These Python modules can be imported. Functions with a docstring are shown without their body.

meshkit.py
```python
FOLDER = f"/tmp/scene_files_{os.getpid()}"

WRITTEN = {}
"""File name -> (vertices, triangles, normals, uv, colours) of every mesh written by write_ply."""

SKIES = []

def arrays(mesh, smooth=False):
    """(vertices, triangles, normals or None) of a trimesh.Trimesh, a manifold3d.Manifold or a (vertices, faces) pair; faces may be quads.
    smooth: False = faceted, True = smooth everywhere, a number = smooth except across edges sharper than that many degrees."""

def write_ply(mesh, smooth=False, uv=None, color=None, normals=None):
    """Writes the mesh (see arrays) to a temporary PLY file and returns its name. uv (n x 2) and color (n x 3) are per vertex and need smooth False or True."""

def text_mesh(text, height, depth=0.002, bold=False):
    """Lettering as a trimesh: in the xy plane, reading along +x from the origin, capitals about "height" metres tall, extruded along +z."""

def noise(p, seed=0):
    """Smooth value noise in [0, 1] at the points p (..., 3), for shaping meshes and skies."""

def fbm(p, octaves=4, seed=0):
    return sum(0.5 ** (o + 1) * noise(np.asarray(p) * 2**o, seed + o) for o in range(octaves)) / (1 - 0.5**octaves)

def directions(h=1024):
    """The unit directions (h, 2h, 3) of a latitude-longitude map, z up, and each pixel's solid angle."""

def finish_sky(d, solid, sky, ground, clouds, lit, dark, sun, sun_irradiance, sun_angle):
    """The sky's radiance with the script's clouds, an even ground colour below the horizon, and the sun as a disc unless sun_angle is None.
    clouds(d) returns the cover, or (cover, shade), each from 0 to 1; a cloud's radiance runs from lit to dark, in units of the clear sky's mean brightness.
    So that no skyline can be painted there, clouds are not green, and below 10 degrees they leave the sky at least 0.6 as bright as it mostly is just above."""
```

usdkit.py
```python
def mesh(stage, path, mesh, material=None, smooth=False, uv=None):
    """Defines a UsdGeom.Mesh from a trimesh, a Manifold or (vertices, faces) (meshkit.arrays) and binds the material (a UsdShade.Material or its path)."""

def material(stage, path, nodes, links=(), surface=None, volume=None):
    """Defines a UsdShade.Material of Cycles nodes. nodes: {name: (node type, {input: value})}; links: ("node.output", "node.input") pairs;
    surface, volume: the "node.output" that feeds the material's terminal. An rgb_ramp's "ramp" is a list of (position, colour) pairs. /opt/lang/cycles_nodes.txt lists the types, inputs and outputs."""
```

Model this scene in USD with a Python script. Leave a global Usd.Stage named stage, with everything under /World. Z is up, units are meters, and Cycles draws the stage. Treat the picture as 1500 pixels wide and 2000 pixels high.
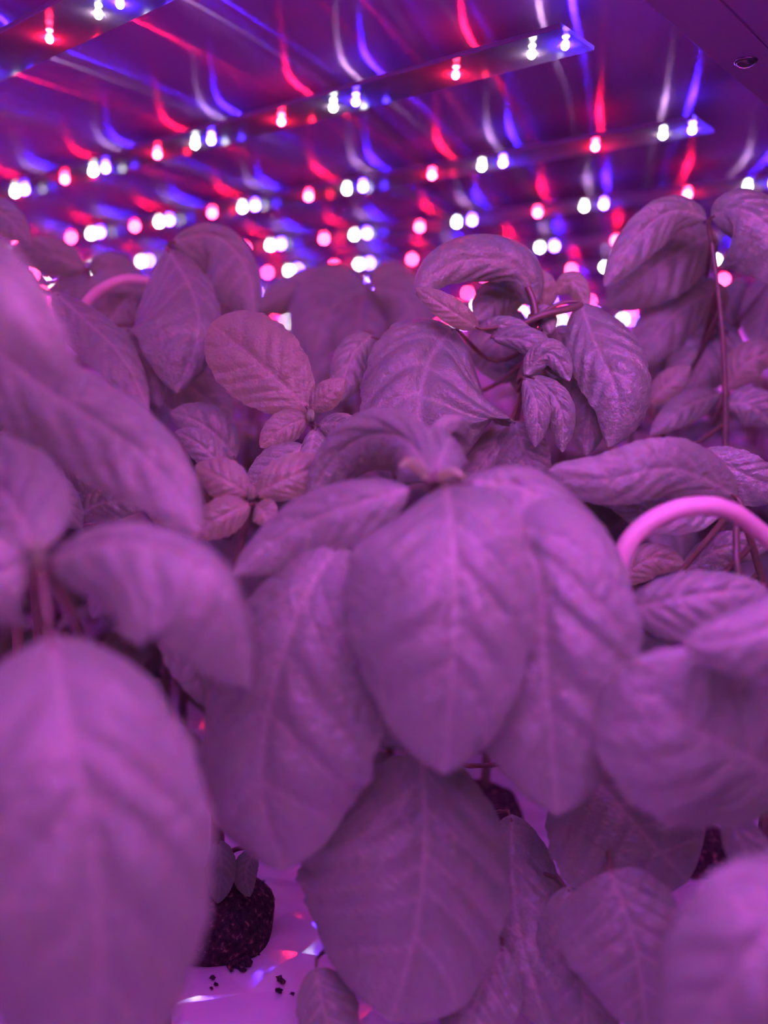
import math, random
import numpy as np, trimesh
import usdkit, meshkit
from pxr import Usd, UsdGeom, UsdLux, UsdShade, Gf, Sdf, Vt

stage = Usd.Stage.CreateInMemory()
World = UsdGeom.Xform.Define(stage, '/World')
stage.SetDefaultPrim(World.GetPrim())
UsdGeom.Scope.Define(stage, '/World/Looks')
rnd = random.Random(11)
rng = np.random.default_rng(11)

# ------------------------------------------------------------------ camera, ambient light, exposure
F = 1650.0                      # focal length in pixels of the 1500 x 2000 frame
CAM = np.array([0.0, 0.0, 0.25])
RIGHT = np.array([0.74491747, 0.66566343, 0.04461131])
FWD = np.array([-0.65521333, 0.74254058, -0.13902870])
FWD /= np.linalg.norm(FWD)
RIGHT -= FWD * RIGHT.dot(FWD); RIGHT /= np.linalg.norm(RIGHT)
UP = np.cross(RIGHT, FWD)
EXPOSURE = 0.25
LED_POWER = 290.0
cam = UsdGeom.Camera.Define(stage, '/World/camera')
m = Gf.Matrix4d(*RIGHT, 0, *UP, 0, *(-FWD), 0, *CAM, 1)
cam.AddTransformOp().Set(m)
cam.CreateHorizontalApertureAttr(24.0); cam.CreateVerticalApertureAttr(32.0)
cam.CreateFocalLengthAttr(24.0 * F / 1500.0)
cam.CreateFStopAttr(2.75); cam.CreateFocusDistanceAttr(0.375)
cam.CreateClippingRangeAttr(Gf.Vec2f(0.01, 100.0))
cam.CreateExposureAttr(EXPOSURE)
dome = UsdLux.DomeLight.Define(stage, '/World/room_glow')       # the dim purple grow room around the shelf
dome.CreateIntensityAttr(0.012); dome.CreateColorAttr(Gf.Vec3f(0.62, 0.22, 0.75))


def px(x, y, d):
    """World point seen at pixel (x, y) at forward distance d."""
    return CAM + d * (FWD + RIGHT * (x - 750) / F + UP * (1000 - y) / F)


# ------------------------------------------------------------------ helpers
used = {}


def numbered(path):
    n = used.get(path, 0); used[path] = n + 1
    return path if n == 0 else f'{path}_{n:03d}'


def tag(prim, label=None, cat=None, group=None, kind=None):
    for k, v in (('label', label), ('category', cat), ('group', group), ('kind', kind)):
        if v: prim.SetCustomDataByKey(k, v)
    return prim


def thing(name, label, cat, loc=(0, 0, 0), rz=0.0, group=None, kind=None):
    x = UsdGeom.Xform.Define(stage, numbered('/World/' + name))
    x.AddTranslateOp().Set(Gf.Vec3d(*map(float, loc)))
    if rz: x.AddRotateZOp().Set(rz)
    return tag(x.GetPrim(), label, cat, group, kind)


def part(parent, name, mesh, mat, smooth=False, label=None, vein=None):
    base = parent.GetPath().pathString if parent is not None else '/World'
    g = usdkit.mesh(stage, numbered(base + '/' + name), mesh, mat, smooth=smooth)
    if vein is not None:
        UsdGeom.PrimvarsAPI(g).CreatePrimvar('vein', Sdf.ValueTypeNames.FloatArray, 'vertex').Set(Vt.FloatArray.FromNumpy(np.asarray(vein, np.float32)))
    if label: g.GetPrim().SetCustomDataByKey('label', label)
    return g.GetPrim()


def copy_of(root, loc, rz, label, group=None, scale=1.0):
    was = root.GetCustomData()
    x = UsdGeom.Xform.Define(stage, numbered('/World/' + root.GetName().rstrip('0123456789').rstrip('_')))
    x.AddTranslateOp().Set(Gf.Vec3d(*map(float, loc)))
    if rz: x.AddRotateZOp().Set(rz)
    if scale != 1.0: x.AddScaleOp().Set(Gf.Vec3f(scale, scale, scale))
    p = tag(x.GetPrim(), label, was['category'], group or was.get('group'))
    return p


def catmull(P, n):
    P = np.asarray(P, float)
    if len(P) == 2: return P[0] + (P[1] - P[0]) * np.linspace(0, 1, n)[:, None]
    from scipy.interpolate import CubicSpline
    t = np.r_[0, np.cumsum(np.linalg.norm(np.diff(P, axis=0), axis=1) ** 0.7)]
    fine = CubicSpline(t, P, bc_type='natural')(np.linspace(0, t[-1], 200))
    s = np.r_[0, np.cumsum(np.linalg.norm(np.diff(fine, axis=0), axis=1))]
    u = np.linspace(0, s[-1], n)
    return np.stack([np.interp(u, s, fine[:, k]) for k in range(3)], 1)


def unit(a): return a / np.maximum(np.linalg.norm(a, axis=-1, keepdims=True), 1e-12)


def tube(P, r, n=10, sides=10, caps=True):
    C = catmull(P, n); r = np.interp(np.linspace(0, 1, n), np.linspace(0, 1, len(np.atleast_1d(r))), np.atleast_1d(r)) if np.ndim(r) else np.full(n, r)
    T = unit(np.gradient(C, axis=0))
    a = np.array([1.0, 0, 0]) if abs(T[0][0]) < .8 else np.array([0, 1.0, 0])
    S = unit(np.cross(T, a)); B = np.cross(T, S)
    th = np.linspace(0, 2 * np.pi, sides, endpoint=False)
    V = (C[:, None] + r[:, None, None] * (np.cos(th)[None, :, None] * S[:, None] + np.sin(th)[None, :, None] * B[:, None])).reshape(-1, 3)
    i, j = np.meshgrid(np.arange(n - 1), np.arange(sides), indexing='ij'); j2 = (j + 1) % sides
    q = np.stack([i * sides + j, i * sides + j2, (i + 1) * sides + j2, (i + 1) * sides + j], -1).reshape(-1, 4)
    f = np.vstack([q[:, [0, 1, 2]], q[:, [0, 2, 3]]])
    k = len(V); V = np.vstack([V, C[0], C[-1]])
    jj = np.arange(sides); j3 = (jj + 1) % sides
    f = np.vstack([f, np.stack([np.full(sides, k), j3, jj], 1), np.stack([np.full(sides, k + 1), (n - 1) * sides + jj, (n - 1) * sides + j3], 1)])
    return V, f


def join(*vf):
    V, Fc, k = [], [], 0
    for v, f in vf:
        V.append(v); Fc.append(np.asarray(f) + k); k += len(v)
    return np.vstack(V), np.vstack(Fc)


VEINS = np.array([.08, .21, .36, .53, .70])


def leaf_mesh(C, S, N, wl, wr, cup=(.5, .5), fold=0.0, a=.6, b=.72, quilt=1.0, wave=1.0, nu=56, nv=36, seed=0):
    """A blade: midrib C (n x 3), side vectors S, normals N; half widths wl (- side), wr (+ side) in metres.
    cup: how far each half curls away from N; fold: how far both halves first rise towards N."""
    r = np.random.default_rng(seed)
    n = len(C); t = np.linspace(0, 1, n); s = np.linspace(-1, 1, nv + 1); s = np.sign(s) * np.abs(s) ** 1.15
    prof = np.clip(t, 0, 1) ** a * np.clip(1 - t, 0, 1) ** b
    pk = a / (a + b); prof = prof / (pk ** a * (1 - pk) ** b)
    L = np.linalg.norm(np.diff(C, axis=0), axis=1).sum()
    tt, ss = np.meshgrid(t, s, indexing='ij'); A = np.abs(ss)
    W = np.where(ss < 0, wl, wr) * prof[:, None]
    ph = r.uniform(0, 6.28, 6)
    teeth = 1 + (.012 * np.sin(tt * 6.28 * 17 + ph[0]) + .02 * np.sin(tt * 6.28 * 6.3 + ph[1] + 2 * (ss > 0))) * A ** 4
    W = W * teeth
    k = np.where(ss < 0, cup[0], cup[1]); k = np.where(np.abs(k) < 1e-3, 1e-3, k)
    lat = (np.sin(k * A - fold) + math.sin(fold)) / k * W
    hgt = (np.cos(k * A - fold) - math.cos(fold)) / k * W
    q = tt - (.36 * A ** 1.3) * (1 - .4 * tt)
    vn = VEINS + r.normal(0, .018, 5)
    d = np.min(np.abs(q[..., None] - vn - r.uniform(-.04, .04) * np.where(ss > 0, 1, -1)[..., None]), -1) * L
    rib = np.abs(lat)
    w0 = (wl + wr) / 2
    soft = max(.10 * w0, .0006)
    bulge = (1 - np.exp(-(d / (.05 * L)) ** 2)) * (1 - np.exp(-(rib / (.22 * w0)) ** 2)) * (1 - .65 * A ** 2)
    env = np.sin(np.pi * np.clip(tt, 0, 1)) ** .6
    hgt = hgt + quilt * .075 * w0 * bulge * env - quilt * .035 * w0 * np.exp(-(rib / soft) ** 2) * env
    hgt = hgt + wave * w0 * A ** 2 * env * (.055 * np.sin(tt * 9 + ph[2] + 1.7 * (ss > 0)) + .035 * np.sin(tt * 17 + ph[3] + 2.2 * (ss > 0)))
    hgt = hgt + wave * w0 * .035 * np.sin(tt * 6 + ph[4]) * np.sin(ss * 3 + ph[5]) * env
    V = C[:, None] + np.where(ss < 0, -1, 1)[..., None] * lat[..., None] * S[:, None] + hgt[..., None] * N[:, None]
    vw = .00055 * (1 - .5 * tt) + .010 * w0
    vein = np.maximum(np.exp(-(d / vw) ** 2) * (1 - A ** 2) * .75, np.exp(-(rib / (vw * 1.25)) ** 2) * (1 - .6 * tt))
    m_ = len(s); i, j = np.meshgrid(np.arange(n - 1), np.arange(m_ - 1), indexing='ij')
    Q = np.stack([i * m_ + j, (i + 1) * m_ + j, (i + 1) * m_ + j + 1, i * m_ + j + 1], -1).reshape(-1, 4)
    f = np.vstack([Q[:, [0, 1, 2]], Q[:, [0, 2, 3]]])
    return V.reshape(-1, 3), f, vein.reshape(-1)


def frame_view(C, roll):
    """Side and normal vectors of a blade seen from the photographer's side, turned by roll about its midrib."""
    V = unit(CAM - C.mean(0)); T = unit(np.gradient(C, axis=0))
    S0 = unit(np.cross(V[None], T)); N0 = np.cross(T, S0)
    ro = np.radians(np.interp(np.linspace(0, 1, len(C)), np.linspace(0, 1, len(np.atleast_1d(roll))), np.atleast_1d(roll)))[:, None]
    return np.cos(ro) * S0 + np.sin(ro) * N0, np.cos(ro) * N0 - np.sin(ro) * S0


# ------------------------------------------------------------------ materials
def mat(name, nodes, links, surface, **k): return usdkit.material(stage, '/World/Looks/' + name, nodes, links, surface=surface, **k)


def leaf_mat(name, c1, c2, veinc, trans, tw=.16, rough=.34, spec=.65):
    return mat(name, {
        'tc': ('texture_coordinate', {}), 'nz': ('noise_texture', {'scale': 55.0, 'detail': 3.0}),
        'oi': ('object_info', {}), 'mixc': ('mix_color', {'a': c1, 'b': c2}),
        'at': ('attribute', {'attribute': 'vein'}), 'vf': ('math', {'math_type': 'multiply', 'value2': .75}),
        'mixv': ('mix_color', {'b': veinc}),
        'n2': ('noise_texture', {'scale': 900.0, 'detail': 2.0}), 'n3': ('noise_texture', {'scale': 230.0, 'detail': 3.0}),
        'add': ('math', {'math_type': 'multiply_add', 'value2': .35}),
        'bm': ('bump', {'strength': .85, 'distance': .0016}),
        'p': ('principled_bsdf', {'roughness': rough, 'specular_ior_level': spec, 'sheen_weight': 0.0}),
        'tr': ('translucent_bsdf', {'color': trans}), 'mx': ('mix_closure', {'fac': tw}),
    }, [('tc.object', 'nz.vector'), ('tc.object', 'n2.vector'), ('tc.object', 'n3.vector'), ('nz.fac', 'mixc.fac'),
        ('mixc.result', 'mixv.a'), ('at.fac', 'vf.value1'), ('vf.value', 'mixv.fac'), ('mixv.result', 'p.base_color'),
        ('n2.fac', 'add.value1'), ('n3.fac', 'add.value3'), ('add.value', 'bm.height'), ('bm.normal', 'p.normal'),
        ('p.BSDF', 'mx.closure1'), ('tr.BSDF', 'mx.closure2')], 'mx.closure')


LEAF = leaf_mat('basil_leaf', (.145, .25, .130), (.19, .30, .170), (.34, .44, .27), (.26, .38, .03))
PALE = leaf_mat('young_basil_leaf', (.21, .31, .15), (.26, .36, .18), (.44, .50, .30), (.36, .44, .03), tw=.28)
BUD = leaf_mat('basil_bud', (.19, .36, .12), (.24, .40, .15), (.35, .48, .2), (.26, .42, .06), tw=.25)
def stem_mat(name, a, b): return mat(name, {'tc': ('texture_coordinate', {}), 'nz': ('noise_texture', {'scale': 120.0}), 'r': ('rgb_ramp', {'ramp': [(.3, a), (.7, b)]}),
           'p': ('principled_bsdf', {'roughness': .4, 'subsurface_weight': .15, 'subsurface_scale': .002})}, [('tc.object', 'nz.vector'), ('nz.fac', 'r.fac'), ('r.color', 'p.base_color')], 'p.BSDF')
STEM = stem_mat('basil_stem', (.08, .10, .04), (.13, .14, .06))
PALESTEM = stem_mat('pale_bent_stem', (.50, .44, .34), (.60, .52, .42))
SOIL = mat('peat_soil', {'tc': ('texture_coordinate', {}), 'nz': ('noise_texture', {'scale': 420.0, 'detail': 4.0}), 'r': ('rgb_ramp', {'ramp': [(.35, (.012, .008, .010)), (.58, (.05, .028, .03)), (.72, (.30, .14, .12))]}),
           'b': ('bump', {'strength': 1.0, 'distance': .002}), 'p': ('principled_bsdf', {'roughness': .9})}, [('tc.object', 'nz.vector'), ('nz.fac', 'r.fac'), ('nz.fac', 'b.height'), ('b.normal', 'p.normal'), ('r.color', 'p.base_color')], 'p.BSDF')


def brushed(name, base, rough, aniso, grain, scale_v):
    return mat(name, {
        'g': ('geometry', {}), 'mp': ('mapping', {'scale': scale_v}), 'nz': ('noise_texture', {'scale': 1.0, 'detail': 3.0}),
        'mp2': ('mapping', {'scale': (9, 9, 9)}), 'nz2': ('noise_texture', {'scale': 1.0, 'detail': 2.0}),
        'rr': ('map_range', {'from_min': .3, 'from_max': .7, 'to_min': rough * .75, 'to_max': rough * 1.35}),
        'b': ('bump', {'strength': .10, 'distance': .0006}), 'b2': ('bump', {'strength': .16, 'distance': .012}),
        'tg': ('combine_xyz', {'x': grain[0], 'y': grain[1], 'z': grain[2]}),
        'gl': ('glossy_bsdf', {'color': base, 'distribution': 'ggx', 'anisotropy': aniso}),
        'df': ('diffuse_bsdf', {'color': tuple(c * .55 for c in base)}), 'mx': ('mix_closure', {'fac': .12}),
    }, [('g.position', 'mp.vector'), ('mp.vector', 'nz.vector'), ('g.position', 'mp2.vector'), ('mp2.vector', 'nz2.vector'),
        ('nz2.fac', 'rr.value'), ('rr.result', 'gl.roughness'), ('nz2.fac', 'b2.height'), ('b2.normal', 'b.normal'), ('nz.fac', 'b.height'), ('b.normal', 'gl.normal'),
        ('tg.vector', 'gl.tangent'), ('gl.BSDF', 'mx.closure1'), ('df.BSDF', 'mx.closure2')], 'mx.closure')


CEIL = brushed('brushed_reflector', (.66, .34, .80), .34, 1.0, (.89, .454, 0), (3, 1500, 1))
WALL = brushed('brushed_wall_sheet', (.72, .66, .74), .25, .5, (1, 0, 0), (3, 900, 900))
FILM = mat('white_film', {'p': ('principled_bsdf', {'base_color': (.92, .88, .94), 'roughness': .08, 'specular_ior_level': .9, 'metallic': .35})}, [], 'p.BSDF')
BAR = mat('hazy_clear_acrylic', {'t': ('transparent_bsdf', {'color': (.97, .96, .98)}), 'd': ('diffuse_bsdf', {'color': (.82, .60, .86)}), 'l': ('translucent_bsdf', {'color': (.82, .60, .86)}),
          'tc': ('texture_coordinate', {}), 'nz': ('noise_texture', {'scale': 45.0, 'detail': 3.0}), 'r': ('map_range', {'from_min': .35, 'from_max': .7, 'to_min': .34, 'to_max': .5}),
          'g': ('glossy_bsdf', {'roughness': .12}), 'fr': ('fresnel', {}), 'm1': ('mix_closure', {'fac': .5}), 'm2': ('mix_closure', {}), 'm3': ('mix_closure', {})},
          [('d.BSDF', 'm1.closure1'), ('l.BSDF', 'm1.closure2'), ('tc.object', 'nz.vector'), ('nz.fac', 'r.value'), ('r.result', 'm2.fac'), ('t.BSDF', 'm2.closure1'), ('m1.closure', 'm2.closure2'),
           ('fr.fac', 'm3.fac'), ('m2.closure', 'm3.closure1'), ('g.BSDF', 'm3.closure2')], 'm3.closure')
EDGE = mat('lamp_bar_edge', {'p': ('principled_bsdf', {'base_color': (.30, .14, .34), 'roughness': .4})}, [], 'p.BSDF')
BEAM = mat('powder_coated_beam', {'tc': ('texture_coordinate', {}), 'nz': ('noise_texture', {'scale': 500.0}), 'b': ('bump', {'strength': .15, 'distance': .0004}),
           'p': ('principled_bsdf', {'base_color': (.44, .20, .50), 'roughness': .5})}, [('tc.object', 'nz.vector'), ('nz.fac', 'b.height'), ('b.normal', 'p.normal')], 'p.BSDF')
STEEL = mat('dark_screw_steel', {'p': ('principled_bsdf', {'base_color': (.16, .13, .17), 'roughness': .3, 'metallic': .9})}, [], 'p.BSDF')


def led_mat(name, col, k): return mat(name, {'e': ('emission', {'color': col, 'strength': LED_POWER * k})}, [], 'e.emission')


LED = {'red': led_mat('led_red', (1, .012, .04), 1.72), 'white': led_mat('led_white', (.88, .92, .80), .22), 'blue': led_mat('led_blue', (.05, .02, 1), 2.35)}

# ------------------------------------------------------------------ the setting: reflector ceiling, film floor, far sheets
ZF, ZL, ZC = 0.0, 0.41, 0.431          # floor, LED plane, reflector sheet
X0, X1, Y0, Y1 = -1.75, 0.75, -0.60, 1.75


def grid(nx, ny, x0, x1, y0, y1):
    X, Y = np.meshgrid(np.linspace(x0, x1, nx), np.linspace(y0, y1, ny), indexing='ij')
    i, j = np.meshgrid(np.arange(nx - 1), np.arange(ny - 1), indexing='ij')
    q = np.stack([i * ny + j, (i + 1) * ny + j, (i + 1) * ny + j + 1, i * ny + j + 1], -1).reshape(-1, 4)
    return X, Y, np.vstack([q[:, [0, 1, 2]], q[:, [0, 2, 3]]])


X, Y, f = grid(120, 140, X0, X1 + .1, Y0, Y1)
Z = ZC + .0007 * np.sin(X * 15 + 1.1) + .0005 * np.sin(Y * 23 + X * 5)
c = part(None, 'ceiling', (np.stack([X, Y, Z], -1).reshape(-1, 3), f[:, ::-1]), CEIL, smooth=True)
tag(c, 'brushed metal reflector sheet above the lamp bars, streaked with red, white and blue', None, None, 'structure')
X, Y, f = grid(118, 160, X0, -.03, Y0, Y1)
r0 = np.random.default_rng(5)
X = X + r0.uniform(-.005, .005, X.shape); Y = Y + r0.uniform(-.005, .005, Y.shape)
Z = r0.uniform(-.0020, .0, X.shape)
c = part(None, 'floor', (np.stack([X, Y, Z], -1).reshape(-1, 3), f), FILM)
tag(c, 'crumpled glossy white film lining the growing tray', None, None, 'structure')


def box(x0, x1, y0, y1, z0, z1): return trimesh.creation.box(bounds=[[x0, y0, z0], [x1, y1, z1]])


tag(part(None, 'wall_back', box(X0, X1 + .1, Y1, Y1 + .01, ZF, ZC), WALL), 'reflective metal sheet closing the far end', None, None, 'structure')
tag(part(None, 'wall_left', box(X0 - .01, X0, Y0, Y1, ZF, ZC), WALL), 'reflective metal sheet closing the far left side', None, None, 'structure')

# shelf beam along the open side, with its screw
beam = thing('shelf_beam', 'purple lit metal shelf beam crossing the upper right corner', 'beam', (-.15, .6, .405))
prof = np.array([(-.014, .0), (.0085, .0), (.0085, .0010), (.05, .0010), (.05, .05), (-.014, .05)])
from shapely.geometry import Polygon
bm = trimesh.creation.extrude_polygon(Polygon(prof), 2.3, engine='earcut')
bm.apply_transform(np.array([[1, 0, 0, 0], [0, 0, 1, -1.1], [0, 1, 0, 0], [0, 0, 0, 1.0]])); bm.invert() if bm.volume < 0 else None
part(beam, 'rail', bm, BEAM)
sc = trimesh.creation.icosphere(2, .0042); sc.apply_scale((1, 1, .55))
slot = trimesh.creation.torus(.0042, .0009, 20, 10)
for yy in (-.195, .25, .65):
    s_ = sc.copy(); s_.apply_translation((-.003, yy, -.0005)); k_ = slot.copy(); k_.apply_translation((-.003, yy, -.0002))
    part(beam, 'screw', trimesh.util.concatenate([s_, k_]), STEEL, smooth=True, label='dark round screw head')

# ------------------------------------------------------------------ LED bars
XE = -.209; BW = .030; PIT = .1461; PER = .1317


def bar_mesh(L):
    return box(-L, 0, 0, BW, .0002, .002)


dome_l = trimesh.creation.icosphere(1, .0018); dome_l.apply_scale((1.1, 1.0, 1.0))
names = ['crossing the upper left corner', 'second from the camera, its end in the upper middle', 'third from the camera, ending below the shelf beam',
         'fourth from the camera, just above the tall plant', 'fifth from the camera, blurred above the canopy', 'sixth from the camera, blurred over the canopy',
         'seventh from the camera, strongly blurred', 'eighth from the camera, low over the canopy', 'ninth from the camera, among the bokeh spots', 'farthest of all, lost in bokeh']


def light_bar(label, xe, y0, L, per, group):
    t = thing('light_bar', label, 'grow light', (xe, y0, ZL), 0, group)
    part(t, 'bar', bar_mesh(L), BAR, label='hazy clear lamp plate')
    part(t, 'edge_trim', trimesh.util.concatenate([box(-L, -.0006, .0004, 0, .0, .002), box(0, -.0006, .0004, .0006, BW, .002)]), EDGE, label='thin dark edge')
    for x in (-.55 * L, -.92 * L): part(t, 'hanger', trimesh.creation.cylinder(.0015, segment=[(x, .006, .002), (x, .006, .0213)], sections=10), EDGE)
    for j in range(40):
        for col, off in (('blue', .0078), ('white', .0255), ('red', .070)):
            x = -(off * per / PER + j * per)
            if x < -L + .01: continue
            d_ = dome_l.copy(); d_.apply_translation((x, .0175, -.0004))
            part(t, 'led', d_, LED[col], smooth=True)


for k in range(-3, 10):
    light_bar('clear LED bar ' + names[k] if k >= 0 else 'clear LED bar of the shelf in view, overhead and outside the frame', XE, .192 + PIT * k, 1.42, PER, 'LED bars of the shelf in view' if k >= 0 else 'LED bars outside the frame')
for k in range(11):                                  # the neighbouring bay on the photographer's side of the beam
    light_bar('clear LED bar of the neighbouring bay, on the other side of the shelf beam', .12, -.22 + .05 * k, .23, .026, 'LED bars of the neighbouring bay')

# ------------------------------------------------------------------ basil plants built leaf by leaf
seedn = [100]


class Plant:
    def __init__(self, label, apex, foot=None, plug=.022, stem_r=.0022):
        self.apex = px(*apex)
        back = FWD[:2] / np.linalg.norm(FWD[:2]) * .06
        self.foot = np.array([*(self.apex[:2] + back if foot is None else foot), 0.0])
        self.root = thing('basil_plant', label, 'plant', self.foot)
        p = self.apex - self.foot
        self.path = catmull([(0, 0, .012), (p[0] * .05 + .002, p[1] * .05 - .002, p[2] * .45), (p[0] * .42, p[1] * .42, p[2] * .82), p], 30)
        self.bits = [tube(self.path, np.array([1.3, 1.15, .9, .55]) * stem_r, 24, 10)]
        self.leaves = []
        v = trimesh.creation.icosphere(3, 1.0)
        P = np.array(v.vertices); nn = meshkit.noise(P * 2.7 + seedn[0]) if hasattr(meshkit, 'noise') else 0
        P = P * (1 + .16 * np.asarray(nn).reshape(-1, 1)); P[:, 2] = np.maximum(P[:, 2], 0) ** .7
        P = P * np.array([plug, plug, plug * .95])
        part(self.root, 'root_plug', (P, v.faces), SOIL, smooth=True, label='dark peat plug')

    def leaf(self, pts, wl, wr, roll=0, cup=(.5, .5), mat_=None, attach=True, nu=56, nv=36, **k):
        C = catmull([px(*p) for p in pts], nu)
        d = np.mean([p[2] for p in pts]); sc_ = d / F
        S, N = frame_view(C, roll); seedn[0] += 1
        v, f, ve = leaf_mesh(C, S, N, wl * sc_, wr * sc_, cup if np.ndim(cup) else (cup, cup), seed=seedn[0], nu=nu, nv=nv, **k)
        part(self.root, 'leaf', (v - self.foot, f), mat_ or LEAF, smooth=True, vein=ve)
        if attach:
            b = C[0] - self.foot; i = int(np.argmin(np.linalg.norm(self.path - b - np.array([0, 0, -.006]), axis=1)))
            s = self.path[i]; T = unit(C[0] - C[1])
            L = np.linalg.norm(s - b)
            sag = np.array([0, 0, .1 * L]) if L < .03 else FWD * .28 * L - np.array([0, 0, .30 * L])
            if L > .0015: self.bits.append(tube([s, s * .5 + b * .5 + T * L * .12 + sag, b, C[2] - self.foot], [.0014, .0012, .0011, .0006], 12, 8))

    def twig(self, pts, r, name='side_stem', label=None, mat_=None):
        part(self.root, name, tuple(np.array(z) if i else z for i, z in enumerate(tube([px(*p) - self.foot for p in pts], r, 28, 14))), mat_ or STEM, smooth=True, label=label)

    def bud(self, x, y, d, r=12, h=20):
        b = trimesh.creation.icosphere(2, 1.0); s = d / F
        b.vertices = b.vertices * (1 + .25 * np.cos(3 * np.arctan2(b.vertices[:, 1], b.vertices[:, 0])))[:, None]
        b.apply_scale((r * s, r * s, h * s)); b.apply_translation(px(x, y, d) - self.foot)
        part(self.root, 'bud', b, BUD, smooth=True, label='small yellowish shoot tip')

    def done(self):
        part(self.root, 'stem', join(*self.bits), STEM, smooth=True)


# --- front plant in the middle
P = Plant('large front basil plant in the middle with broad drooping leaves over the tray edge', (845, 945, .29))
P.leaf([(866, 948, .287), (880, 1005, .268), (888, 1150, .258), (882, 1350, .256), (868, 1512, .26)], 228, 165, 0, (.55, .55), a=.5, b=.62)
P.leaf([(905, 945, .292), (1010, 950, .287), (1120, 1030, .282), (1190, 1150, .282), (1222, 1270, .288)], 190, 75, -20, (.4, .9))
P.leaf([(955, 1010, .289), (1040, 1090, .277), (1062, 1250, .272), (1075, 1420, .27), (1088, 1594, .272)], 195, 190, 5, (.5, .5), b=.66)
P.leaf([(665, 1055, .293), (585, 1190, .287), (525, 1380, .285), (508, 1560, .287), (555, 1702, .293)], 165, 225, [10, 25], (.7, .4), a=.65, b=.5)
P.leaf([(840, 930, .289), (800, 868, .303), (735, 850, .318), (660, 890, .33), (600, 985, .335)], 60, 100, -10, (1.0, .8), quilt=1.4)
P.leaf([(850, 925, .29), (868, 875, .30), (885, 850, .315), (893, 920, .33)], 60, 45, 0, (.8, .8))
P.leaf([(800, 955, .291), (690, 985, .290), (580, 1030, .293), (455, 1122, .292)], 66, 82, 12, (.8, .7), attach=False)
P.leaf([(835, 940, .288), (800, 905, .285), (778, 912, .284)], 14, 12, 0, .6, BUD, nu=24, nv=12)
P.leaf([(852, 940, .287), (885, 925, .284), (910, 936, .284)], 11, 14, 0, .6, BUD, nu=24, nv=12)
P.leaf([(822, 1465, .312), (829, 1600, .306), (815, 1800, .303), (762, 1995, .306)], 262, 180, 0, (.45, .5), a=.55, b=.5)
P.leaf([(1130, 1480, .335), (1215, 1580, .328), (1285, 1660, .326), (1345, 1722, .33)], 185, 160, 0, (.5, .6), a=.5, b=.5)
P.leaf([(1000, 1590, .36), (1005, 1760, .342), (1035, 1900, .328), (1072, 2015, .322)], 80, 105, 0, (.5, .5), quilt=.6)
P.leaf([(985, 1850, .325), (940, 1930, .32), (905, 2050, .315)], 110, 85, 0, .4)
P.leaf([(1110, 1730, .335), (1130, 1860, .325), (1150, 2070, .315)], 90, 95, 0, .4, quilt=.6)
P.leaf([(1190, 1700, .305), (1235, 1830, .298), (1265, 2030, .296)], 150, 110, 0, .5, a=.45, attach=False)
P.twig([(1190, 1702, .305), (1178, 1650, .335), (1090, 1580, .365)], .0012)
P.leaf([(615, 1890, .322), (632, 1970, .318), (655, 2090, .312)], 55, 70, 0, .4)
P.done()

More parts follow.
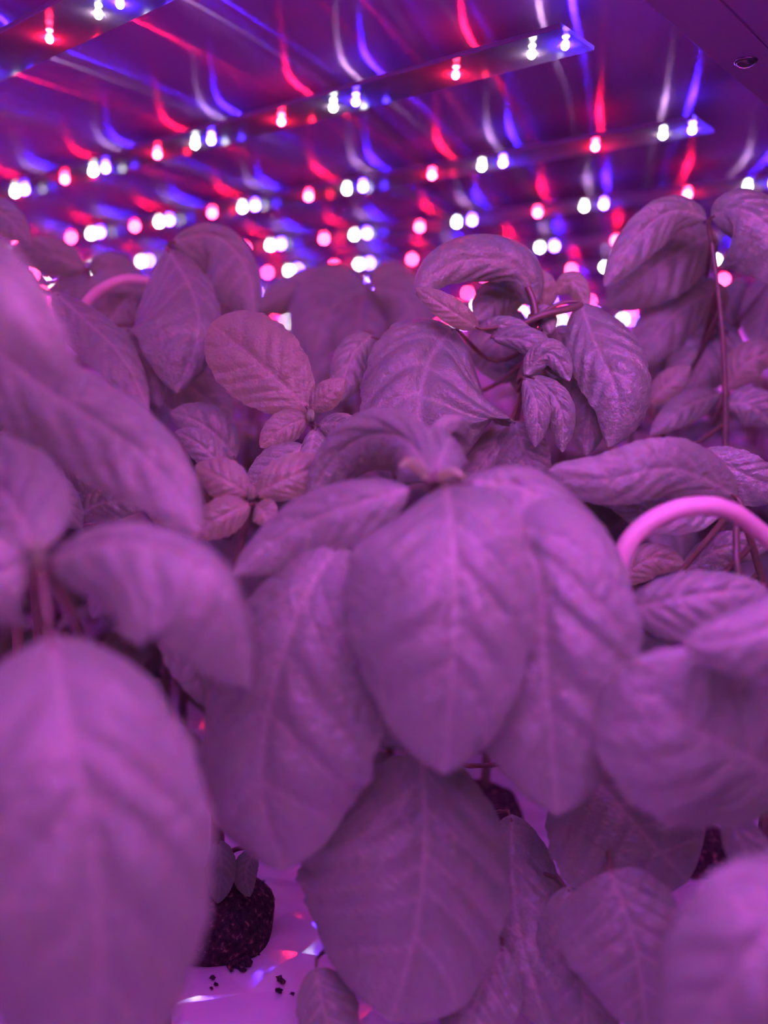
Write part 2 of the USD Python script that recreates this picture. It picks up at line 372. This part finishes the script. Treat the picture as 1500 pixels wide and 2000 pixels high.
# --- front plant at the left
P = Plant('front basil plant at the left edge whose huge blurred leaf fills the lower left corner', (72, 1090, .237))
P.leaf([(95, 1105, .237), (180, 1066, .233), (300, 1066, .232), (425, 1135, .234), (487, 1340, .24)], 190, 70, [-5, -20], (.5, 1.3), a=.5, b=.6)
P.leaf([(68, 1075, .24), (30, 990, .25), (-40, 935, .265), (-120, 960, .275)], 120, 100, 0, (.8, .8), quilt=1.5)
P.leaf([(60, 1105, .236), (0, 1120, .23), (-90, 1200, .228)], 90, 130, 0, .6)
P.leaf([(97, 1240, .224), (132, 1420, .207), (180, 1650, .201), (196, 1900, .2), (150, 2200, .21)], 280, 240, 0, (.5, .5), a=.5, b=.75)
P.bud(74, 1082, .234, 14, 30)
P.done()

# --- left edge, big diagonal leaf
P = Plant('basil plant at the left edge with one long diagonal leaf hanging into the frame', (-110, 610, .285))
P.leaf([(-60, 640, .288), (60, 740, .28), (200, 830, .275), (320, 930, .272), (390, 1038, .272)], 118, 100, -8, (.55, .9), b=.6, a=.5)
P.leaf([(-90, 455, .21), (10, 545, .205), (90, 650, .208), (150, 748, .215)], 140, 55, 0, (.5, .6), a=.4)
P.done()

# --- left, small sharp leaves under the diagonal leaf
P = Plant('basil plant with small sharply seen leaves below the diagonal leaf at the left', (-30, 840, .36))
P.leaf([(-45, 848, .345), (30, 848, .34), (95, 897, .34)], 32, 30, 0, .6)
P.leaf([(-40, 905, .335), (50, 888, .33), (128, 938, .33)], 38, 34, -10, (.7, .8))
P.leaf([(40, 910, .337), (100, 960, .335), (160, 1032, .34)], 55, 42, 0, .6)
P.leaf([(150, 1012, .352), (210, 980, .348), (292, 985, .35)], 40, 45, 0, (.5, .5), quilt=1.3)
P.leaf([(115, 900, .365), (170, 925, .36), (225, 962, .36)], 40, 38, 0, .5)
P.leaf([(-60, 715, .372), (40, 810, .367), (122, 918, .367)], 85, 78, 0, .4)
P.leaf([(285, 985, .36), (310, 1000, .358), (345, 1028, .358)], 22, 20, 0, .5, PALE, nu=24, nv=16)
P.done()

# --- left middle group
P = Plant('basil plant left of centre with upright bent leaves catching red and blue highlights', (330, 480, .46), foot=px(330, 480, .46)[:2] + np.array([-.01, .02]))
P.leaf([(106, 570, .432), (180, 636, .422), (245, 708, .416), (290, 802, .416)], 62, 45, -15, (.5, .9))
P.leaf([(232, 640, .442), (280, 700, .437), (312, 795, .437)], 40, 36, 0, .6)
P.leaf([(325, 486, .447), (368, 555, .432), (388, 640, .422), (345, 768, .42)], 150, 48, 0, (.65, .8), a=.55, b=.6)
P.leaf([(335, 475, .462), (420, 462, .457), (482, 530, .455), (497, 618, .457)], 125, 32, 0, (.5, 1.0))
P.leaf([(350, 500, .47), (370, 540, .468), (400, 600, .468)], 40, 40, 0, .5)
P.leaf([(300, 560, .50), (240, 590, .49), (190, 680, .49)], 75, 75, 0, .5)
P.leaf([(440, 560, .50), (440, 640, .49), (450, 740, .49)], 75, 75, 0, .5)
P.twig([(150, 640, .46), (170, 590, .46), (205, 560, .46), (250, 545, .462), (330, 560, .465)], .0026, label='pinkish side stem', mat_=PALESTEM)
P.leaf([(300, 720, .45), (390, 770, .46), (450, 830, .46)], 60, 60, 0, .6)
P.leaf([(460, 895, .415), (400, 832, .41), (330, 806, .415)], 48, 48, 0, .7)
P.leaf([(440, 925, .402), (390, 868, .397), (342, 842, .40)], 32, 32, 0, .6)
P.done()

# --- young plant with the flat leaf
P = Plant('young basil plant with one flat pinkish leaf, left of the big domed leaf', (608, 812, .393))
P.leaf([(604, 800, .394), (520, 722, .390), (412, 632, .398)], 88, 84, 0, (.3, .3), PALE, a=.6, b=.5)
P.leaf([(606, 800, .394), (640, 772, .39), (674, 740, .391)], 28, 30, 0, .5, PALE, nu=36, nv=20)
P.leaf([(603, 818, .391), (560, 832, .385), (508, 874, .383)], 34, 36, 0, .6, PALE, nu=40, nv=24, quilt=1.3)
P.leaf([(622, 832, .39), (676, 830, .384), (716, 872, .382)], 62, 24, 0, (.5, .8))
P.leaf([(616, 838, .39), (604, 890, .385), (598, 945, .385)], 20, 55, 0, .5)
P.leaf([(594, 870, .387), (540, 912, .382), (478, 955, .382)], 44, 52, 0, .7)
P.bud(607, 812, .389, 8, 12)
P.done()

# --- pale young plant whose plug shows on the floor
ft = px(418, 1800, .385)
P = Plant('pale young basil plant with small paired leaves and a dark plug on the white floor', (492, 975, .338), foot=np.array([-.292, .226]), plug=.025, stem_r=.0026)
P.leaf([(488, 966, .337), (440, 938, .333), (382, 908, .339)], 44, 42, 0, .5, PALE)
P.leaf([(500, 968, .337), (560, 935, .335), (655, 905, .345)], 44, 46, 0, .5, PALE)
P.leaf([(490, 985, .335), (440, 1005, .328), (372, 1050, .325)], 40, 44, 0, .7, PALE)
P.leaf([(500, 985, .336), (515, 1000, .33), (530, 1030, .33)], 30, 30, 0, .5, PALE, nu=30, nv=20)
P.bud(492, 962, .332, 8, 14)
P.leaf([(425, 1640, .383), (432, 1690, .378), (425, 1765, .375)], 30, 30, 0, .4, nu=30, nv=20)
P.leaf([(500, 1660, .385), (480, 1700, .382), (488, 1752, .38)], 26, 24, 0, .4, nu=30, nv=20)
P.done()

# --- sharp plant in the centre
P = Plant('sharply focused basil plant at centre right with a big domed quilted leaf', (1040, 640, .405))
P.leaf([(886, 640, .407), (846, 690, .390), (822, 765, .378), (824, 850, .374), (862, 935, .380)], 132, 212, 0, (.8, .8), a=.36, b=.40, nu=80, nv=60, quilt=1.3)
P.leaf([(728, 655, .415), (688, 695, .408), (665, 785, .406)], 36, 50, 0, .6)
P.leaf([(1040, 600, .408), (1018, 530, .402), (925, 506, .396), (845, 538, .392), (817, 582, .392)], 105, 48, 0, (2.2, .8), a=.5, b=.6)
P.leaf([(934, 641, .394), (880, 606, .387), (812, 562, .389)], 26, 26, 0, .4, PALE, nu=44, nv=24, quilt=1.4)
P.leaf([(935, 640, .402), (1000, 638, .395), (1052, 668, .395)], 22, 20, 0, .6)
P.leaf([(960, 660, .398), (1030, 668, .39), (1105, 742, .39)], 28, 34, 0, .9, quilt=1.6)
P.leaf([(1026, 735, .388), (1072, 690, .382), (1112, 745, .382)], 26, 32, 0, .8, quilt=1.6)
P.leaf([(1024, 738, .386), (1048, 790, .378), (1045, 874, .38)], 30, 28, 0, .7, quilt=1.8)
P.leaf([(1040, 736, .388), (1092, 790, .38), (1098, 884, .383)], 36, 30, 0, .8, quilt=1.6)
P.leaf([(1134, 591, .404), (1172, 690, .387), (1208, 790, .382), (1188, 874, .387)], 66, 86, 0, (.5, .9), quilt=1.2, nu=70, nv=44)
P.leaf([(1125, 690, .412), (1150, 790, .407), (1145, 890, .407)], 52, 46, 0, .6)
P.leaf([(1000, 820, .412), (955, 885, .408), (902, 955, .408)], 34, 42, 0, .5)
P.leaf([(1004, 822, .407), (1028, 890, .402), (1058, 965, .402)], 70, 48, 0, .5)
P.leaf([(1060, 605, .425), (1062, 560, .42), (1030, 528, .42)], 26, 22, 0, .6, PALE, nu=36, nv=20)
P.leaf([(1085, 575, .425), (1115, 550, .42), (1148, 600, .42)], 26, 22, 0, .6, PALE, nu=36, nv=20)
P.leaf([(1035, 615, .41), (1065, 618, .405), (1075, 652, .405)], 24, 22, 0, .7, nu=36, nv=20)
P.leaf([(1030, 575, .43), (985, 580, .43), (930, 625, .43)], 45, 45, 0, .5)
P.leaf([(1080, 640, .43), (1100, 680, .43), (1080, 740, .43)], 50, 45, 0, .5)
P.leaf([(960, 600, .445), (975, 660, .44), (985, 750, .44)], 70, 75, 0, .5)
P.leaf([(1060, 640, .445), (1050, 720, .44), (1040, 800, .44)], 60, 60, 0, .5)
P.twig([(1030, 560, .405), (1042, 590, .405), (1048, 625, .405)], .0016)
P.twig([(1010, 640, .40), (1052, 618, .398), (1100, 606, .40), (1135, 596, .404)], .0017)
P.done()

# --- right plant with the bent stem
P = Plant('right hand basil plant with a thick pale stem bent into an arch', (1440, 985, .335), foot=px(1560, 985, .36)[:2])
P.leaf([(1438, 972, .342), (1300, 915, .327), (1175, 938, .321), (1071, 918, .322)], 66, 62, 0, (.6, .6), a=.45, b=.55, quilt=.8)
P.leaf([(1365, 885, .368), (1450, 925, .36), (1545, 965, .358)], 65, 45, 0, .5)
P.leaf([(1425, 962, .347), (1320, 1000, .343), (1190, 985, .348)], 40, 45, 20, .5)
P.twig([(1205, 1125, .302), (1228, 1060, .301), (1300, 1003, .3), (1385, 988, .3), (1450, 1012, .305), (1530, 1080, .312)], [.0036, .0035, .0034, .0032], name='arched_stem', label='pale pinkish stem bent in an arch', mat_=PALESTEM)
P.leaf([(1205, 1140, .352), (1270, 1092, .348), (1340, 1105, .35)], 40, 34, 0, .6, PALE)
P.leaf([(1335, 1120, .362), (1420, 1068, .357), (1500, 1072, .358)], 48, 34, 0, .6)
P.leaf([(1218, 1195, .302), (1345, 1165, .292), (1500, 1150, .292)], 85, 58, -5, (.5, .8))
P.leaf([(1560, 1530, .265), (1425, 1462, .257), (1320, 1395, .256), (1232, 1290, .262)], 175, 200, 0, (.5, .5), a=.5, b=.45, quilt=.45)
P.leaf([(1590, 1110, .245), (1510, 1220, .237), (1330, 1255, .243)], 60, 95, 0, (.7, .6))
P.leaf([(1640, 1700, .22), (1490, 1840, .207), (1320, 2060, .212)], 150, 190, 0, .5, a=.45, b=.5)
P.leaf([(1415, 1580, .305), (1470, 1690, .3), (1512, 1800, .302)], 40, 50, 0, .4)
P.leaf([(1530, 1300, .32), (1450, 1420, .33), (1400, 1560, .33)], 120, 120, 0, .5)
P.done()

# --- tall plant at the upper right
P = Plant('tall thin stemmed basil plant at the upper right reaching towards the lamps', (1383, 428, .43), foot=px(1440, 780, .44)[:2], stem_r=.0018)
P.leaf([(1380, 428, .43), (1318, 412, .425), (1240, 468, .425), (1180, 560, .43)], 36, 52, 0, (.6, .6))
P.leaf([(1388, 426, .424), (1440, 408, .412), (1505, 450, .407), (1550, 560, .41)], 125, 48, 0, (.7, .9), a=.45)
P.leaf([(1400, 455, .475), (1290, 515, .47), (1185, 600, .48)], 70, 75, 0, .5)
P.leaf([(1420, 560, .5), (1310, 622, .49), (1238, 725, .5)], 62, 62, 0, .6)
P.leaf([(1395, 610, .5), (1375, 690, .49), (1330, 780, .5)], 75, 70, 0, .5)
P.leaf([(1290, 640, .54), (1270, 720, .53), (1280, 800, .53)], 70, 70, 0, .5)
P.leaf([(1450, 545, .53), (1410, 620, .52), (1370, 690, .52)], 45, 45, 0, .6)
P.leaf([(1530, 520, .5), (1495, 600, .5), (1480, 680, .5)], 48, 45, 0, .6)
P.leaf([(1270, 790, .46), (1310, 745, .455), (1350, 715, .455)], 30, 28, 0, .6, PALE)
P.leaf([(1410, 770, .46), (1330, 800, .45), (1270, 850, .45)], 30, 35, 0, .6)
P.leaf([(1420, 760, .47), (1470, 700, .46), (1530, 690, .46)], 40, 40, 0, .6, PALE)
P.leaf([(1420, 790, .45), (1460, 790, .445), (1510, 830, .445)], 45, 40, 0, .6)
P.done()

# --- blurred plants behind
P = Plant('blurred basil plant in the middle distance behind the flat leaf', (712, 560, .62))
P.leaf([(705, 562, .6), (600, 555, .59), (488, 612, .59)], 32, 52, 0, .7)
P.leaf([(720, 565, .6), (655, 590, .58), (612, 710, .57)], 80, 62, 0, .6)
P.leaf([(725, 565, .6), (790, 580, .59), (818, 690, .585)], 75, 45, 0, .7)
P.leaf([(715, 560, .61), (700, 640, .57), (700, 740, .57)], 70, 60, 0, .7)
P.leaf([(725, 555, .62), (765, 540, .63), (820, 560, .64)], 35, 30, 0, .7)
P.leaf([(640, 700, .56), (600, 760, .56), (590, 830, .56)], 60, 60, 0, .6)
P.done()
P = Plant('blurred basil plant at the far left above the diagonal leaf', (170, 520, .56))
P.leaf([(165, 525, .54), (95, 495, .53), (15, 500, .53)], 35, 45, 0, .6)
P.leaf([(175, 525, .55), (220, 530, .55), (260, 590, .55)], 40, 40, 0, .6)
P.leaf([(170, 530, .55), (150, 590, .53), (130, 660, .53)], 50, 50, 0, .6)
P.leaf([(-40, 400, .47), (15, 425, .46), (60, 475, .46)], 40, 30, 0, .6)
P.done()

# ------------------------------------------------------------------ the canopy behind, grown procedurally
def generic_plant(name, label, h, seed, size, group, cls):
    r = np.random.default_rng(seed)
    root = thing(name, label, 'plant', cls, 0, group)
    top = np.array([r.normal(0, .008), r.normal(0, .008), h])
    path = catmull([(0, 0, .005), (top[0] * .3 + .004, top[1] * .3, h * .5), top], 30)
    bits = [tube(path, [.0028, .0022, .0012], 14, 8)]
    nodes = 6
    for q in range(nodes):
        u = 1 - q * .15; b0 = path[int(29 * u)]
        for side in (0, 1):
            az = q * 1.57 + side * math.pi + r.normal(0, .25) + seed
            Ls = size * min(1, .32 + .28 * q) * r.uniform(.85, 1.15)
            el = .9 - .28 * q + r.normal(0, .12)
            o = np.array([math.cos(az), math.sin(az), 0])
            b = b0 + o * .004
            e1 = b + Ls * .4 * (o * math.cos(el) + np.array([0, 0, math.sin(el)]))
            e2 = e1 + Ls * .6 * (o * math.cos(el - 1.1) + np.array([0, 0, math.sin(el - 1.1)]))
            C = catmull([b, e1, e2], 30); T = unit(np.gradient(C, axis=0))
            S = unit(np.cross(np.array([[0, 0, 1.0]]), T) * -1); N = np.cross(S, T); N = N * np.sign(N[:, 2:3].mean())
            S = np.cross(T, N)
            w = Ls * r.uniform(.27, .34)
            v, f, ve = leaf_mesh(C, S, N, w, w, (.6, .6), seed=seed * 50 + q * 2 + side, nu=30, nv=18)
            part(root, 'leaf', (v, f), LEAF if q > 1 else PALE, smooth=True, vein=ve)
            bits.append(tube([b0, b], .001, 4, 6))
    part(root, 'stem', join(*bits), STEM, smooth=True)
    v = trimesh.creation.icosphere(2, .022); v.vertices[:, 2] = np.maximum(v.vertices[:, 2], 0)
    part(root, 'root_plug', v, SOIL, smooth=True)
    return root


far_label = 'out of focus basil plant in the far canopy under the lamp bars'
mid_label = 'half blurred basil plant of the middle rows behind the sharply seen plants'
low_label = 'shaded basil plant standing among the stems below the canopy'
spots = []
r = np.random.default_rng(21)
for ix in range(16):
    for iy in range(14):
        x = -.25 - ix * .09 + r.uniform(-.022, .022); y = .30 + iy * .1 + r.uniform(-.022, .022)
        v = np.array([x, y, .25]) - CAM; d = v.dot(FWD); u = v.dot(RIGHT) / d * F + 750
        if d < .455 or d > 1.5 or u < -160 or u > 1660: continue
        spots.append((x, y, d, u))
kinds = {}
for x, y, d, u in spots:
    far = 0 if d < .5 else 1 if d < .74 else 2
    v_ = int(r.integers(0, 3))
    hh = [[.17, .185, .20], [.245, .26, .28], [.31, .33, .35]][far][v_]
    key = (far, v_); rz = float(r.uniform(0, 360)); sc_ = float(r.uniform(.95, 1.03))
    if key not in kinds:
        kinds[key] = generic_plant('basil_plant', [low_label, mid_label, far_label][far], hh, 3 + v_ + 5 * far, .075, ['shaded basil plants', 'middle basil plants', 'far basil plants'][far], (x, y, 0))
    else:
        o = copy_of(kinds[key], (x, y, 0), rz, [low_label, mid_label, far_label][far], None, sc_)
        o.GetReferences().AddInternalReference(kinds[key].GetPath()); o.SetInstanceable(True)

# ------------------------------------------------------------------ soil crumbs on the film
def crumb(x, y, s, label):
    t = (CAM[2]) / -((FWD + RIGHT * (x - 750) / F + UP * (1000 - y) / F)[2]); p = px(x, y, t)
    b = trimesh.creation.icosphere(1, 1.0); b.vertices *= 1 + .35 * rng.normal(0, 1, (len(b.vertices), 1)).clip(-1, 1)
    b.apply_scale((s, s * rng.uniform(.6, 1), s * .5)); b.apply_translation((p[0], p[1], s * .3))
    tag(part(None, 'soil_crumb', b, SOIL), label, 'soil', None if 'largest' in label else 'soil crumbs on the film')


cl_ = 'tiny dark soil crumb lying on the white film in front of the plug'
for x, y, s in [(462, 1885, .0034), (480, 1881, .003), (472, 1892, .0022), (448, 1888, .0014), (452, 1895, .001), (415, 1911, .0012), (422, 1923, .001), (413, 1931, .0008), (547, 1914, .002), (552, 1919, .0012), (545, 1936, .0016), (571, 1942, .001),
                (510, 1745, .0013), (522, 1750, .0016), (528, 1755, .0014), (535, 1757, .0008), (515, 1722, .0008), (505, 1865, .0007)]:
    crumb(x, y, s, 'largest clump of dark soil on the white film' if x == 462 else cl_)
